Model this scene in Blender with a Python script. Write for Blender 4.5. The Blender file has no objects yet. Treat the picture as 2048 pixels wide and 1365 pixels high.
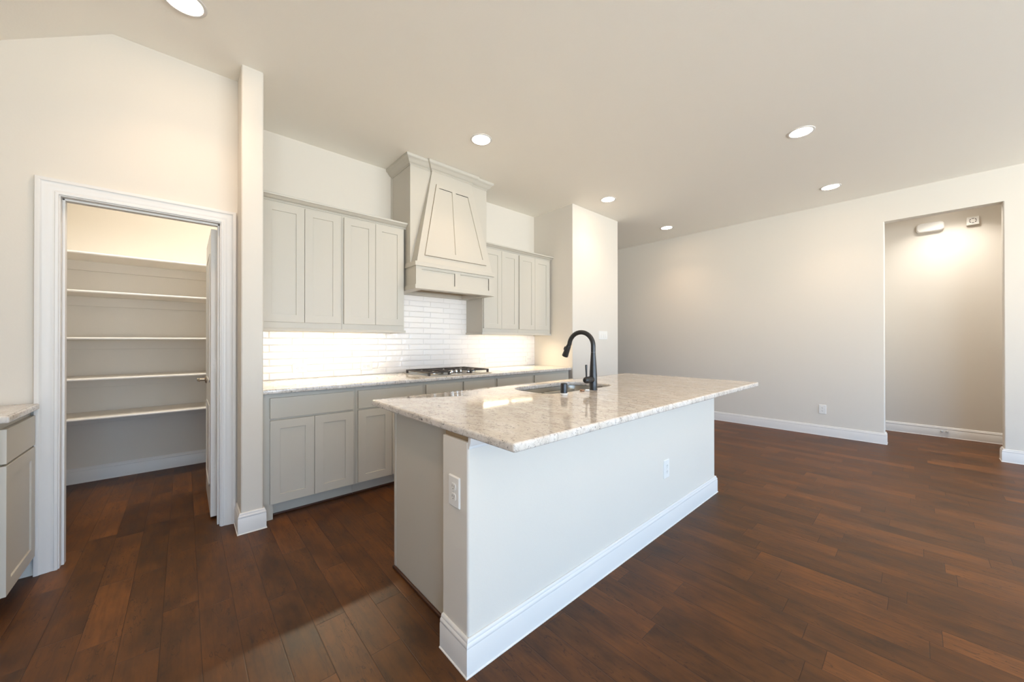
import bpy, bmesh, math, random
from mathutils import Vector, Matrix
random.seed(7)
SC = bpy.context.scene
COL = SC.collection
PI = math.pi

# ------------------------------------------------------------------ camera
F_PX, YAW, PITCH, ROLL, CAM_Z = 729.4, 48.071, 0.188, -0.031, 1.2398
def make_camera():
    y, p, r = (math.radians(a) for a in (YAW, PITCH, ROLL))
    fw = Vector((math.cos(y)*math.cos(p), math.sin(y)*math.cos(p), math.sin(p)))
    ri = Vector((math.sin(y), -math.cos(y), 0)); up = ri.cross(fw)
    r2 = ri*math.cos(r) + up*math.sin(r); u2 = -ri*math.sin(r) + up*math.cos(r)
    m = Matrix(((r2.x, u2.x, -fw.x, 0), (r2.y, u2.y, -fw.y, 0), (r2.z, u2.z, -fw.z, CAM_Z), (0, 0, 0, 1)))
    cd = bpy.data.cameras.new('camera'); cd.sensor_width = 36; cd.lens = F_PX/2048*36
    cd.clip_start = 0.02
    o = bpy.data.objects.new('camera', cd); COL.objects.link(o); o.matrix_world = m
    SC.camera = o
make_camera()

# ------------------------------------------------------------------ world, daylight, exposure
# linear RGB radiances (world) and RGB watts (lamps)
SKY = (1.6, 3.2, 5.4)            # dimmed as if under an assumed patio roof; daylight comes low, off the ground
GROUND = (8.2, 8.8, 9.0)
CAN = (1.5, 1.05, 0.7)           # ceiling downlights, kitchen and living side
CAN_GLOW = (18, 13.2, 9.2)       # radiance of the downlight lenses themselves
CAN_PANTRY = (4.2, 4.0, 3.6)
CAN_HALL = (5.6, 5.3, 4.9)
STRIP = (5.2, 4.4, 3.1)          # under-cabinet bars, per metre
LENS = 5.0                       # visible lens radiance per lamp watt
STRIP_LENS = 1.1
w = bpy.data.worlds.new('daylight'); SC.world = w; w.use_nodes = True
bg = w.node_tree.nodes['Background']; bg.inputs[1].default_value = 1.0
def sky_and_ground():
    t = w.node_tree; tc = t.nodes.new('ShaderNodeTexCoord'); sx = t.nodes.new('ShaderNodeSeparateXYZ')
    t.links.new(tc.outputs['Generated'], sx.inputs[0])
    r = t.nodes.new('ShaderNodeValToRGB'); e = r.color_ramp.elements
    e[0].position = 0.0; e[0].color = (*GROUND, 1); e[1].position = 1.0; e[1].color = (*SKY, 1)
    m = t.nodes.new('ShaderNodeMapRange'); m.inputs[1].default_value = -0.06; m.inputs[2].default_value = 0.06
    t.links.new(sx.outputs[2], m.inputs[0]); t.links.new(m.outputs[0], r.inputs[0]); t.links.new(r.outputs[0], bg.inputs[0])
sky_and_ground()
SC.view_settings.view_transform = 'Standard'
SC.view_settings.look = 'None'
SC.view_settings.gamma = 1
SC.view_settings.use_curve_mapping = False
SC.view_settings.exposure = 1.25
SC.cycles.max_bounces = 16
SC.cycles.diffuse_bounces = 10
SC.cycles.sample_clamp_indirect = 12
SC.cycles.caustics_reflective = False
SC.cycles.caustics_refractive = False
REAR_Y = -7.5
LEFT_X = -1.22
WINS = [(-0.8, 1.5), (1.8, 3.9), (4.2, 6.1)]      # rear windows, x range
WZ0, WZ1 = 0.10, 2.35
for a, b in WINS:                                    # portals in the window openings guide the daylight
    l = bpy.data.lights.new('window_portal', 'AREA'); l.shape = 'RECTANGLE'; l.size = b-a; l.size_y = WZ1-WZ0
    l.cycles.is_portal = True
    o = bpy.data.objects.new('window_portal', l); COL.objects.link(o)
    o.location = ((a+b)/2, REAR_Y-0.02, (WZ0+WZ1)/2); o.rotation_euler = (math.radians(90), 0, 0)

ADDED_LWINS = [(-6.7, -4.5), (-4.0, -1.8)]                 # unseen left-wall windows, added to brighten ceiling and island end, y range
LZ1W = 2.20
for a, b in ADDED_LWINS:
    l = bpy.data.lights.new('window_portal', 'AREA'); l.shape = 'RECTANGLE'; l.size = LZ1W-WZ0; l.size_y = b-a
    l.cycles.is_portal = True
    o = bpy.data.objects.new('window_portal', l); COL.objects.link(o)
    o.location = (LEFT_X-0.02, (a+b)/2, (WZ0+LZ1W)/2); o.rotation_euler = (0, math.radians(-90), 0)

# ------------------------------------------------------------------ helpers
def srgb(r, g, b):
    f = lambda c: (c/255/12.92) if c/255 <= 0.04045 else ((c/255+0.055)/1.055)**2.4
    return (f(r), f(g), f(b), 1)

def new_mat(name, color=None, rough=0.5, metal=0.0, spec=0.5):
    m = bpy.data.materials.new(name); m.use_nodes = True
    b = m.node_tree.nodes['Principled BSDF']
    if color: b.inputs['Base Color'].default_value = color
    b.inputs['Roughness'].default_value = rough; b.inputs['Metallic'].default_value = metal
    b.inputs['Specular IOR Level'].default_value = spec
    return m, m.node_tree, b

def nd(t, typ, **kw):
    n = t.nodes.new(typ)
    for k, v in kw.items(): setattr(n, k, v)
    return n

def math_n(t, op, a, b=None, c=None):
    n = t.nodes.new('ShaderNodeMath'); n.operation = op
    for i, v in enumerate((a, b, c)):
        if v is None: continue
        if isinstance(v, (int, float)): n.inputs[i].default_value = v
        else: t.links.new(v, n.inputs[i])
    return n.outputs[0]

def ramp(t, fac, stops):
    n = t.nodes.new('ShaderNodeValToRGB'); e = n.color_ramp.elements
    while len(e) < len(stops): e.new(0.5)
    for i, (p, c) in enumerate(stops): e[i].position = p; e[i].color = c
    t.links.new(fac, n.inputs[0]); return n.outputs[0]

def mixc(t, fac, a, b, blend='MIX'):
    n = t.nodes.new('ShaderNodeMix'); n.data_type = 'RGBA'; n.blend_type = blend
    for i, v in ((0, fac), (6, a), (7, b)):
        if isinstance(v, (int, float)): n.inputs[i].default_value = v
        elif isinstance(v, tuple): n.inputs[i].default_value = v
        else: t.links.new(v, n.inputs[i])
    return n.outputs[2]

def noise(t, vec, scale, detail=2, rough=0.5):
    n = t.nodes.new('ShaderNodeTexNoise'); n.inputs['Scale'].default_value = scale
    n.inputs['Detail'].default_value = detail; n.inputs['Roughness'].default_value = rough
    if vec is not None: t.links.new(vec, n.inputs['Vector'])
    return n.outputs[0]

def world_pos(t):
    return t.nodes.new('ShaderNodeNewGeometry').outputs['Position']

def bump(t, b, h, strength, dist):
    n = t.nodes.new('ShaderNodeBump'); n.inputs['Strength'].default_value = strength; n.inputs['Distance'].default_value = dist
    t.links.new(h, n.inputs['Height']); t.links.new(n.outputs[0], b.inputs['Normal']); return n

def paint(name, col, rough, tex_scale=0, dist=0.0006, spec=0.4):
    m, t, b = new_mat(name, srgb(*col), rough, spec=spec)
    if tex_scale:
        bump(t, b, noise(t, world_pos(t), tex_scale, 2, 0.5), 0.35, dist)
    return m

M = {}
M['wall'] = paint('wall_paint', (214, 208, 198), 0.75, 130)
M['ceiling'] = paint('ceiling_paint', (246, 243, 235), 0.85, 95, 0.001, 0.25)
M['trim'] = paint('trim_paint', (219, 217, 214), 0.38)
M['cabinet'] = paint('cabinet_paint', (191, 186, 175), 0.42)
M['shelf'] = paint('shelf_paint', (238, 233, 226), 0.4)
M['plastic'] = paint('white_plastic', (228, 226, 221), 0.3)
M['slot'] = paint('socket_slot', (70, 66, 62), 0.6)
M['screw'] = new_mat('screw_steel', srgb(205, 203, 198), 0.4, 0.6)[0]
M['steel'] = new_mat('brushed_steel', srgb(200, 196, 188), 0.28, 1.0)[0]
M['chrome'] = new_mat('chrome', srgb(225, 222, 216), 0.12, 1.0)[0]
M['nickel'] = new_mat('satin_nickel', srgb(176, 160, 140), 0.3, 1.0)[0]
M['iron'] = new_mat('cast_iron', srgb(66, 60, 56), 0.55, 0.0, 0.5)[0]
M['blackmetal'] = new_mat('matte_black_metal', srgb(40, 40, 41), 0.33, 0.25, 0.6)[0]
M['copper'] = new_mat('copper', srgb(178, 142, 118), 0.3, 1.0)[0]
M['raw_wood'] = paint('raw_plywood', (150, 126, 96), 0.7)
M['dark'] = paint('dark_gap', (38, 34, 32), 0.8)
M['hood'] = paint('hood_liner', (176, 162, 142), 0.6)

def make_emit(name, col, s):
    m = bpy.data.materials.new(name); m.use_nodes = True; t = m.node_tree
    t.nodes.clear(); e = nd(t, 'ShaderNodeEmission'); o = nd(t, 'ShaderNodeOutputMaterial')
    e.inputs[0].default_value = (*col, 1); e.inputs[1].default_value = s
    t.links.new(e.outputs[0], o.inputs[0]); return m
def lamp_emit(name, rgb, k): return make_emit(name, tuple(c/max(max(rgb), 1e-9) for c in rgb), max(rgb)*k)
def set_lamp(l, rgb):
    m = max(max(rgb), 1e-9); l.color = tuple(c/m for c in rgb); l.energy = max(rgb)
M['can_light'] = lamp_emit('led_lens', CAN_GLOW, 1.0)
M['pantry_light'] = lamp_emit('led_lens_pantry', CAN_PANTRY, LENS)
M['hall_light'] = lamp_emit('led_lens_hall', CAN_HALL, 0.5*LENS)
M['strip_light'] = lamp_emit('led_strip', STRIP, STRIP_LENS)

def glass_mat():
    m = bpy.data.materials.new('window_glass'); m.use_nodes = True; t = m.node_tree
    t.nodes.clear(); o = nd(t, 'ShaderNodeOutputMaterial'); mx = nd(t, 'ShaderNodeMixShader')
    tr = nd(t, 'ShaderNodeBsdfTransparent'); gl = nd(t, 'ShaderNodeBsdfGlossy'); gl.inputs['Roughness'].default_value = 0.02
    mx.inputs[0].default_value = 0.06
    t.links.new(tr.outputs[0], mx.inputs[1]); t.links.new(gl.outputs[0], mx.inputs[2]); t.links.new(mx.outputs[0], o.inputs[0])
    return m
M['glass'] = glass_mat()

PW = 0.1245
def floor_mat():
    m, t, b = new_mat('dark_hardwood', None, 0.44, spec=0.30)
    s = nd(t, 'ShaderNodeSeparateXYZ'); t.links.new(world_pos(t), s.inputs[0]); X, Y = s.outputs[0], s.outputs[1]
    u = math_n(t, 'DIVIDE', math_n(t, 'ADD', X, 0.196+PW*40), PW)
    row = math_n(t, 'FLOOR', u); fr = math_n(t, 'FRACT', u)
    wn = nd(t, 'ShaderNodeTexWhiteNoise', noise_dimensions='1D'); t.links.new(row, wn.inputs['W'])
    yy = math_n(t, 'ADD', math_n(t, 'DIVIDE', Y, 0.62), math_n(t, 'MULTIPLY', wn.outputs['Value'], 57.3))
    v1 = nd(t, 'ShaderNodeTexVoronoi', voronoi_dimensions='1D', feature='F1'); t.links.new(yy, v1.inputs['W'])
    v1.inputs['Scale'].default_value = 1; v1.inputs['Randomness'].default_value = 0.75
    v2 = nd(t, 'ShaderNodeTexVoronoi', voronoi_dimensions='1D', feature='DISTANCE_TO_EDGE'); t.links.new(yy, v2.inputs['W'])
    v2.inputs['Scale'].default_value = 1; v2.inputs['Randomness'].default_value = 0.75
    sc = nd(t, 'ShaderNodeSeparateColor'); t.links.new(v1.outputs['Color'], sc.inputs[0])
    c2 = nd(t, 'ShaderNodeCombineXYZ'); t.links.new(sc.outputs[0], c2.inputs[0]); t.links.new(row, c2.inputs[1])
    wid = nd(t, 'ShaderNodeTexWhiteNoise', noise_dimensions='3D'); t.links.new(c2.outputs[0], wid.inputs['Vector'])
    pid = wid.outputs['Value']
    # grain space, shifted per plank
    off = math_n(t, 'MULTIPLY', pid, 83.0)
    gx = math_n(t, 'ADD', math_n(t, 'MULTIPLY', X, 1.0), off)
    def gvec(sx, sy):
        c = nd(t, 'ShaderNodeCombineXYZ')
        t.links.new(math_n(t, 'MULTIPLY', gx, sx), c.inputs[0]); t.links.new(math_n(t, 'MULTIPLY', Y, sy), c.inputs[1]); t.links.new(off, c.inputs[2])
        return c.outputs[0]
    fine = noise(t, gvec(70, 5), 1.0, 5, 0.6)
    cloud = noise(t, gvec(11, 4.5), 1.0, 4, 0.6)
    figure = noise(t, gvec(13, 2.6), 1.0, 3, 0.65)
    rings = math_n(t, 'FRACT', math_n(t, 'MULTIPLY', figure, 11.0))
    ringl = math_n(t, 'MULTIPLY', math_n(t, 'LESS_THAN', rings, 0.09), math_n(t, 'GREATER_THAN', figure, 0.50))
    base = ramp(t, pid, [(0.0, srgb(60, 36, 14)), (0.35, srgb(71, 42, 17)), (0.7, srgb(82, 49, 20)), (0.9, srgb(98, 59, 26)), (1.0, srgb(114, 70, 32))])
    c = mixc(t, ramp(t, cloud, [(0.3, (0, 0, 0, 1)), (0.72, (1, 1, 1, 1))]), mixc(t, 0.45, base, srgb(42, 27, 16)), mixc(t, 0.28, base, srgb(146, 92, 44)))
    c = mixc(t, math_n(t, 'MULTIPLY', ramp(t, fine, [(0.45, (0, 0, 0, 1)), (0.7, (1, 1, 1, 1))]), 0.4), c, srgb(48, 29, 20))
    c = mixc(t, math_n(t, 'MULTIPLY', ringl, 0.6), c, srgb(44, 26, 17))
    # joints: eased micro bevel with a thin seam
    d1 = math_n(t, 'MULTIPLY', math_n(t, 'MINIMUM', fr, math_n(t, 'SUBTRACT', 1.0, fr)), PW)
    d2 = math_n(t, 'MULTIPLY', v2.outputs['Distance'], 0.62)
    dd = math_n(t, 'MINIMUM', d1, d2)
    seam = math_n(t, 'LESS_THAN', dd, 0.0010)
    c = mixc(t, math_n(t, 'MULTIPLY', seam, 0.75), c, srgb(30, 19, 14))
    t.links.new(c, b.inputs['Base Color'])
    rr = nd(t, 'ShaderNodeMapRange'); t.links.new(cloud, rr.inputs[0]); rr.inputs[3].default_value = 0.36; rr.inputs[4].default_value = 0.52
    t.links.new(rr.outputs[0], b.inputs['Roughness'])
    h = math_n(t, 'MINIMUM', math_n(t, 'MULTIPLY', dd, 330.0), 1.0)
    h = math_n(t, 'ADD', h, math_n(t, 'MULTIPLY', fine, 0.18)); h = math_n(t, 'ADD', h, math_n(t, 'MULTIPLY', cloud, 0.5))
    bump(t, b, h, 0.4, 0.0012)
    return m
M['floor'] = floor_mat()

def granite_mat():
    m, t, b = new_mat('speckled_granite', None, 0.07, spec=0.6)
    p = world_pos(t)
    mp = nd(t, 'ShaderNodeMapping'); t.links.new(p, mp.inputs[0]); mp.inputs['Rotation'].default_value = (0, 0, 0.75); mp.inputs['Scale'].default_value = (1.9, 0.9, 1.3)
    P = mp.outputs[0]
    wrp = nd(t, 'ShaderNodeTexNoise'); wrp.inputs['Scale'].default_value = 22; wrp.inputs['Detail'].default_value = 3; t.links.new(P, wrp.inputs[0])
    wadd = nd(t, 'ShaderNodeVectorMath', operation='MULTIPLY_ADD'); t.links.new(wrp.outputs['Color'], wadd.inputs[0]); wadd.inputs[1].default_value = (0.05, 0.05, 0.05); t.links.new(P, wadd.inputs[2])
    Q = wadd.outputs[0]
    cloud = noise(t, P, 9, 4, 0.6)
    spots = noise(t, Q, 48, 5, 0.75)
    veins = noise(t, Q, 17, 6, 0.75)
    cryst = nd(t, 'ShaderNodeTexVoronoi'); cryst.inputs['Scale'].default_value = 120; t.links.new(Q, cryst.inputs[0])
    c = ramp(t, cloud, [(0.35, srgb(206, 199, 190)), (0.5, srgb(214, 208, 200)), (0.68, srgb(225, 222, 218))])
    sep = nd(t, 'ShaderNodeSeparateColor'); t.links.new(cryst.outputs['Color'], sep.inputs[0])
    c = mixc(t, math_n(t, 'MULTIPLY', sep.outputs[0], 0.35), c, srgb(188, 178, 168))
    band = ramp(t, noise(t, P, 7, 4, 0.65), [(0.42, (0.15, 0.15, 0.15, 1)), (0.62, (1, 1, 1, 1))])
    vein = ramp(t, math_n(t, 'ABSOLUTE', math_n(t, 'SUBTRACT', veins, 0.5)), [(0.0, (1, 1, 1, 1)), (0.024, (0, 0, 0, 1))])
    gate = ramp(t, noise(t, P, 24, 3, 0.6), [(0.49, (0, 0, 0, 1)), (0.56, (1, 1, 1, 1))])
    c = mixc(t, math_n(t, 'MULTIPLY', math_n(t, 'MULTIPLY', vein, gate), 0.8), c, srgb(84, 77, 74))
    c = mixc(t, math_n(t, 'MULTIPLY', math_n(t, 'MULTIPLY', ramp(t, spots, [(0.56, (0, 0, 0, 1)), (0.62, (1, 1, 1, 1))]), band), 0.75), c, srgb(122, 108, 98))
    c = mixc(t, math_n(t, 'MULTIPLY', ramp(t, noise(t, Q, 34, 4, 0.75), [(0.625, (0, 0, 0, 1)), (0.645, (1, 1, 1, 1))]), 0.9), c, srgb(50, 45, 46))
    t.links.new(c, b.inputs['Base Color'])
    return m
M['granite'] = granite_mat()

def tile_mat():
    m, t, b = new_mat('glazed_tile', None, 0.09, spec=0.6)
    s = nd(t, 'ShaderNodeSeparateXYZ'); t.links.new(world_pos(t), s.inputs[0]); X, Z = s.outputs[0], s.outputs[2]
    RH, TL = 0.0605, 0.257
    v = math_n(t, 'DIVIDE', math_n(t, 'SUBTRACT', Z, 0.9145), RH); row = math_n(t, 'FLOOR', v); fv = math_n(t, 'FRACT', v)
    par = math_n(t, 'MODULO', row, 2.0)
    u = math_n(t, 'ADD', math_n(t, 'DIVIDE', math_n(t, 'ADD', X, -2.08+TL*20), TL), math_n(t, 'MULTIPLY', par, 0.333))
    col = math_n(t, 'FLOOR', u); fu = math_n(t, 'FRACT', u)
    du = math_n(t, 'MULTIPLY', math_n(t, 'MINIMUM', fu, math_n(t, 'SUBTRACT', 1.0, fu)), TL)
    dv = math_n(t, 'MULTIPLY', math_n(t, 'MINIMUM', fv, math_n(t, 'SUBTRACT', 1.0, fv)), RH)
    d = math_n(t, 'MINIMUM', du, dv)
    cid = nd(t, 'ShaderNodeCombineXYZ'); t.links.new(col, cid.inputs[0]); t.links.new(row, cid.inputs[1])
    wn = nd(t, 'ShaderNodeTexWhiteNoise', noise_dimensions='3D'); t.links.new(cid.outputs[0], wn.inputs['Vector'])
    c = mixc(t, wn.outputs['Value'], srgb(238, 233, 229), srgb(233, 229, 226))
    gro = math_n(t, 'LESS_THAN', d, 0.0013)
    c = mixc(t, gro, c, srgb(217, 211, 204))
    t.links.new(c, b.inputs['Base Color'])
    t.links.new(math_n(t, 'ADD', math_n(t, 'MULTIPLY', gro, 0.5), 0.09), b.inputs['Roughness'])
    edge = nd(t, 'ShaderNodeMapRange', interpolation_type='SMOOTHSTEP'); t.links.new(d, edge.inputs[0]); edge.inputs[1].default_value = 0.0006; edge.inputs[2].default_value = 0.0075
    sh = nd(t, 'ShaderNodeVectorMath', operation='MULTIPLY_ADD'); t.links.new(wn.outputs['Color'], sh.inputs[0]); sh.inputs[1].default_value = (9, 9, 9)
    t.links.new(world_pos(t), sh.inputs[2])
    wav = noise(t, sh.outputs[0], 15, 2, 0.5)
    h = math_n(t, 'ADD', math_n(t, 'MULTIPLY', edge.outputs[0], 0.8), math_n(t, 'MULTIPLY', wav, 1.5))
    bump(t, b, h, 0.9, 0.0034)
    return m
M['tile'] = tile_mat()

# --- mesh building
def box(bm, x0, x1, y0, y1, z0, z1, bev=0.0, seg=2):
    vs = [bm.verts.new((x, y, z)) for z in (z0, z1) for x, y in ((x0, y0), (x1, y0), (x1, y1), (x0, y1))]
    fs = [bm.faces.new([vs[i] for i in q]) for q in ((3, 2, 1, 0), (4, 5, 6, 7), (0, 1, 5, 4), (1, 2, 6, 5), (2, 3, 7, 6), (3, 0, 4, 7))]
    if bev > 0:
        es = list({e for f in fs for e in f.edges})
        bmesh.ops.bevel(bm, geom=es, offset=bev, segments=seg, affect='EDGES', profile=0.5)
    return fs

def frustum(bm, lo, hi):
    """two loops of equal length joined and capped"""
    a = [bm.verts.new(p) for p in lo]; b = [bm.verts.new(p) for p in hi]; n = len(a)
    for i in range(n): bm.faces.new((a[i], a[(i+1) % n], b[(i+1) % n], b[i]))
    bm.faces.new(a[::-1]); bm.faces.new(b)

def prism(bm, poly, z0, z1, mp=lambda u, v, w: (u, v, w)):
    frustum(bm, [mp(u, v, z0) for u, v in poly], [mp(u, v, z1) for u, v in poly])

def offset_poly(poly, d):
    """inset a CCW polygon by d (positive = inwards)"""
    n = len(poly); out = []
    for i in range(n):
        p0, p1, p2 = Vector(poly[i-1]), Vector(poly[i]), Vector(poly[(i+1) % n])
        a = (p1-p0).normalized(); b = (p2-p1).normalized()
        na = Vector((-a.y, a.x)); nb = Vector((-b.y, b.x)); m = (na+nb)
        m = m/max(m.length_squared, 1e-9)*2
        out.append(tuple(p1+m*d))
    return out

def rrect(x0, x1, y0, y1, r, n=6):
    """rounded rectangle CCW; r = one radius or four (x0y0, x1y0, x1y1, x0y1)"""
    rs = r if isinstance(r, (list, tuple)) else [r]*4
    pts = []
    for (cx, cy, a0, rr, sx, sy) in ((x0, y0, 180, rs[0], 1, 1), (x1, y0, 270, rs[1], -1, 1), (x1, y1, 0, rs[2], -1, -1), (x0, y1, 90, rs[3], 1, -1)):
        if rr <= 0: pts.append((cx, cy)); continue
        c = (cx+sx*rr, cy+sy*rr)
        for k in range(n+1):
            a = math.radians(a0+90*k/n); pts.append((c[0]+rr*math.cos(a), c[1]+rr*math.sin(a)))
    return pts

def slab(bm, outer, z0, z1, r, hole=None, seg=4):
    """stone slab with eased top and bottom edges, optional hole (both loops CCW)"""
    def ring(poly, ins, z): return [bm.verts.new((p[0], p[1], z)) for p in offset_poly(poly, ins)]
    def stack(poly, sign):
        lv = []
        for k in range(seg+1):
            a = PI/2*k/seg; lv.append((r*(1-math.sin(a)), z0+r*(1-math.cos(a))))
        for k in range(seg+1):
            a = PI/2*k/seg; lv.append((r*(1-math.cos(a)), z1-r*(1-math.sin(a))))
        rings = [ring(poly, sign*i, z) for i, z in lv]
        for a, b in zip(rings, rings[1:]):
            n = len(a)
            for i in range(n):
                q = (a[i], a[(i+1) % n], b[(i+1) % n], b[i])
                bm.faces.new(q if sign > 0 else q[::-1])
        return rings[0], rings[-1]
    lo, hi = stack(outer, 1)
    def cap(loop, hl):
        if hl is None: bm.faces.new(loop); return
        es = []
        for L in (loop, hl):
            for i in range(len(L)):
                e = bm.edges.get((L[i], L[(i+1) % len(L)])); es.append(e)
        bmesh.ops.triangle_fill(bm, edges=es, use_beauty=True)
    if hole is None: cap(lo[::-1], None); cap(hi, None)
    else:
        hlo, hhi = stack(hole, -1); cap(lo, hlo); cap(hi, hhi)

def lathe(bm, prof, cx=0, cy=0, seg=32, mp=None, cap0=True, cap1=True):
    """prof list of (r, z); mp maps local (x, y, z)"""
    mp = mp or (lambda x, y, z: (cx+x, cy+y, z))
    rings = []
    for r, z in prof:
        if r < 1e-6: rings.append([bm.verts.new(mp(0, 0, z))]); continue
        rings.append([bm.verts.new(mp(r*math.cos(2*PI*k/seg), r*math.sin(2*PI*k/seg), z)) for k in range(seg)])
    for a, b in zip(rings, rings[1:]):
        for k in range(seg):
            k2 = (k+1) % seg
            if len(a) == 1 and len(b) == 1: continue
            if len(a) == 1: bm.faces.new((a[0], b[k2], b[k]))
            elif len(b) == 1: bm.faces.new((a[k], a[k2], b[0]))
            else: bm.faces.new((a[k], a[k2], b[k2], b[k]))
    if cap0 and len(rings[0]) > 1: bm.faces.new(rings[0][::-1])
    if cap1 and len(rings[-1]) > 1: bm.faces.new(rings[-1])

def tube(bm, pts, rad, seg=20, cap=True):
    pts = [Vector(p) for p in pts]; rads = rad if isinstance(rad, (list, tuple)) else [rad]*len(pts)
    ref = None; rings = []
    for i, p in enumerate(pts):
        d = (pts[min(i+1, len(pts)-1)]-pts[max(i-1, 0)]).normalized()
        if ref is None:
            ref = d.orthogonal().normalized()
        ref = (ref-d*ref.dot(d)).normalized(); s = d.cross(ref)
        rings.append([bm.verts.new(p+(ref*math.cos(2*PI*k/seg)+s*math.sin(2*PI*k/seg))*rads[i]) for k in range(seg)])
    for a, b in zip(rings, rings[1:]):
        for k in range(seg): bm.faces.new((a[k], a[(k+1) % seg], b[(k+1) % seg], b[k]))
    if cap: bm.faces.new(rings[0][::-1]); bm.faces.new(rings[-1])

def sweep(bm, path, prof, mp=lambda u, v, w: (u, v, w), side=1):
    """mitred moulding: path in the (u, v) plane; profile (offset to the right of travel * side, w)"""
    n = len(path); P = [Vector(p) for p in path]; rings = []
    for i in range(n):
        a = (P[i]-P[i-1]).normalized() if i else None
        b = (P[i+1]-P[i]).normalized() if i < n-1 else None
        na = Vector((a.y, -a.x)) if a else None; nb = Vector((b.y, -b.x)) if b else None
        if na is None: m = nb
        elif nb is None: m = na
        else: m = (na+nb); m = m/m.length_squared*2
        rings.append([bm.verts.new(mp(*(P[i]+m*o*side), w_)) for o, w_ in prof])
    k = len(prof)
    for a, b in zip(rings, rings[1:]):
        for j in range(k): bm.faces.new((a[j], b[j], b[(j+1) % k], a[(j+1) % k]))
    bm.faces.new(rings[0]); bm.faces.new(rings[-1][::-1])

def finish(bm, loc):
    bmesh.ops.recalc_face_normals(bm, faces=bm.faces[:])
    for f in bm.faces: f.smooth = True
    for e in bm.edges:
        if len(e.link_faces) == 2:
            a, b = (f.calc_area() for f in e.link_faces); r = max(a, b)/max(min(a, b), 1e-12)
            e.smooth = e.calc_face_angle(0) < math.radians(35) and r < 25      # flat fields keep their own normal beside an eased edge
    bmesh.ops.translate(bm, verts=bm.verts[:], vec=-Vector(loc))

def props(o, label=None, cat=None, group=None, kind=None):
    if label: o['label'] = label
    if cat: o['category'] = cat
    if group: o['group'] = group
    if kind: o['kind'] = kind
    return o

def obj(name, bm, mat, parent=None, loc=None, label=None, cat=None, group=None, kind=None):
    """bm in world coordinates; under a parent it is re-expressed in the parent's frame"""
    me = bpy.data.meshes.new(name)
    if parent is not None:
        bmesh.ops.transform(bm, matrix=WM[parent.name].inverted(), verts=bm.verts[:]); loc = (0, 0, 0)
    elif loc is None:
        xs = [v.co for v in bm.verts]
        loc = tuple((min(c[i] for c in xs)+max(c[i] for c in xs))/2 if i < 2 else min(c[2] for c in xs) for i in range(3))
    finish(bm, loc); bm.to_mesh(me); bm.free()
    me.materials.append(mat if not isinstance(mat, str) else M[mat])
    o = bpy.data.objects.new(name, me); COL.objects.link(o)
    WM[o.name] = WM[parent.name].copy() if parent is not None else Matrix.Translation(loc)
    if parent is not None: o.parent = parent
    else: o.location = loc
    return props(o, label, cat, group, kind)
WM = {}

def thing(name, label, cat, loc, rotz=0, group=None, kind=None):
    o = bpy.data.objects.new(name, None); COL.objects.link(o); o.empty_display_size = 0.05
    o.location = loc; o.rotation_euler = (0, 0, rotz)
    WM[o.name] = Matrix.Translation(loc) @ Matrix.Rotation(rotz, 4, 'Z')
    return props(o, label, cat, group, kind)

def copy_tree(o, parent=None):
    c = o.copy(); COL.objects.link(c)
    if parent is not None: c.parent = parent
    for ch in list(o.children): copy_tree(ch, c)
    return c

def B(): return bmesh.new()
def bx(*a, **k):
    bm = B(); box(bm, *a, **k); return bm

# ------------------------------------------------------------------ room shell
H = 3.049
CRX = -0.316; SL = 0.646            # ceiling breaks down to the left of CRX
BY = 3.712                          # kitchen back wall
PY0, PY1 = 3.150, 3.270             # pantry front wall
PBY = 4.945                         # pantry rear wall
WX0, WX1, WY = 0.273, 0.394, 2.931  # wing wall
SX0, SX1, SY = 3.763, 4.833, 3.004  # pier right of the cabinets
RX0, RX1 = 6.312, 6.432             # right wall
OP0, OP1, OPZ = -0.593, 0.271, 2.70 # opening in the right wall
HX = 7.36                           # hall wall
DO0, DO1, DOZ = -0.508, 0.178, 2.045  # pantry door opening

obj('floor', bx(LEFT_X-0.2, HX+0.3, REAR_Y-0.3, 6.2, -0.08, 0), 'floor', kind='structure')
bm = B()
xl = LEFT_X-0.12; zl = H-(CRX-xl)*SL
frustum(bm, [(xl, REAR_Y-0.12, zl), (CRX, REAR_Y-0.12, H), (HX+0.12, REAR_Y-0.12, H), (HX+0.12, REAR_Y-0.12, H+0.15), (CRX, REAR_Y-0.12, H+0.15), (xl, REAR_Y-0.12, zl+0.15)],
            [(xl, 6.12, zl), (CRX, 6.12, H), (HX+0.12, 6.12, H), (HX+0.12, 6.12, H+0.15), (CRX, 6.12, H+0.15), (xl, 6.12, zl+0.15)])
obj('ceiling', bm, 'ceiling', kind='structure')

def gable(bm, x0, x1, y0, y1, z0=0.0, top=H):
    """wall piece whose head follows the broken ceiling"""
    f = lambda x: min(top, H-(CRX-x)*SL if x < CRX else H)
    xs = [x0]+([CRX] if x0 < CRX < x1 else [])+[x1]
    poly = [(x0, z0), (x1, z0)]+[(x, f(x)) for x in reversed(xs)]
    prism(bm, poly, y0, y1, lambda u, v, w_: (u, w_, v))
struct = lambda name, bm, m='wall': obj(name, bm, m, kind='structure')
bm = B(); zt_ = H-(CRX-LEFT_X)*SL+0.02; ys = [REAR_Y]+[v for ab in ADDED_LWINS for v in ab]+[6.0]
for i in range(0, len(ys), 2): box(bm, LEFT_X-0.12, LEFT_X, ys[i], ys[i+1], 0, zt_)
for a, b in ADDED_LWINS: box(bm, LEFT_X-0.12, LEFT_X, a, b, 0, WZ0); box(bm, LEFT_X-0.12, LEFT_X, a, b, LZ1W, zt_)
struct('wall_left', bm)
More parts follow.
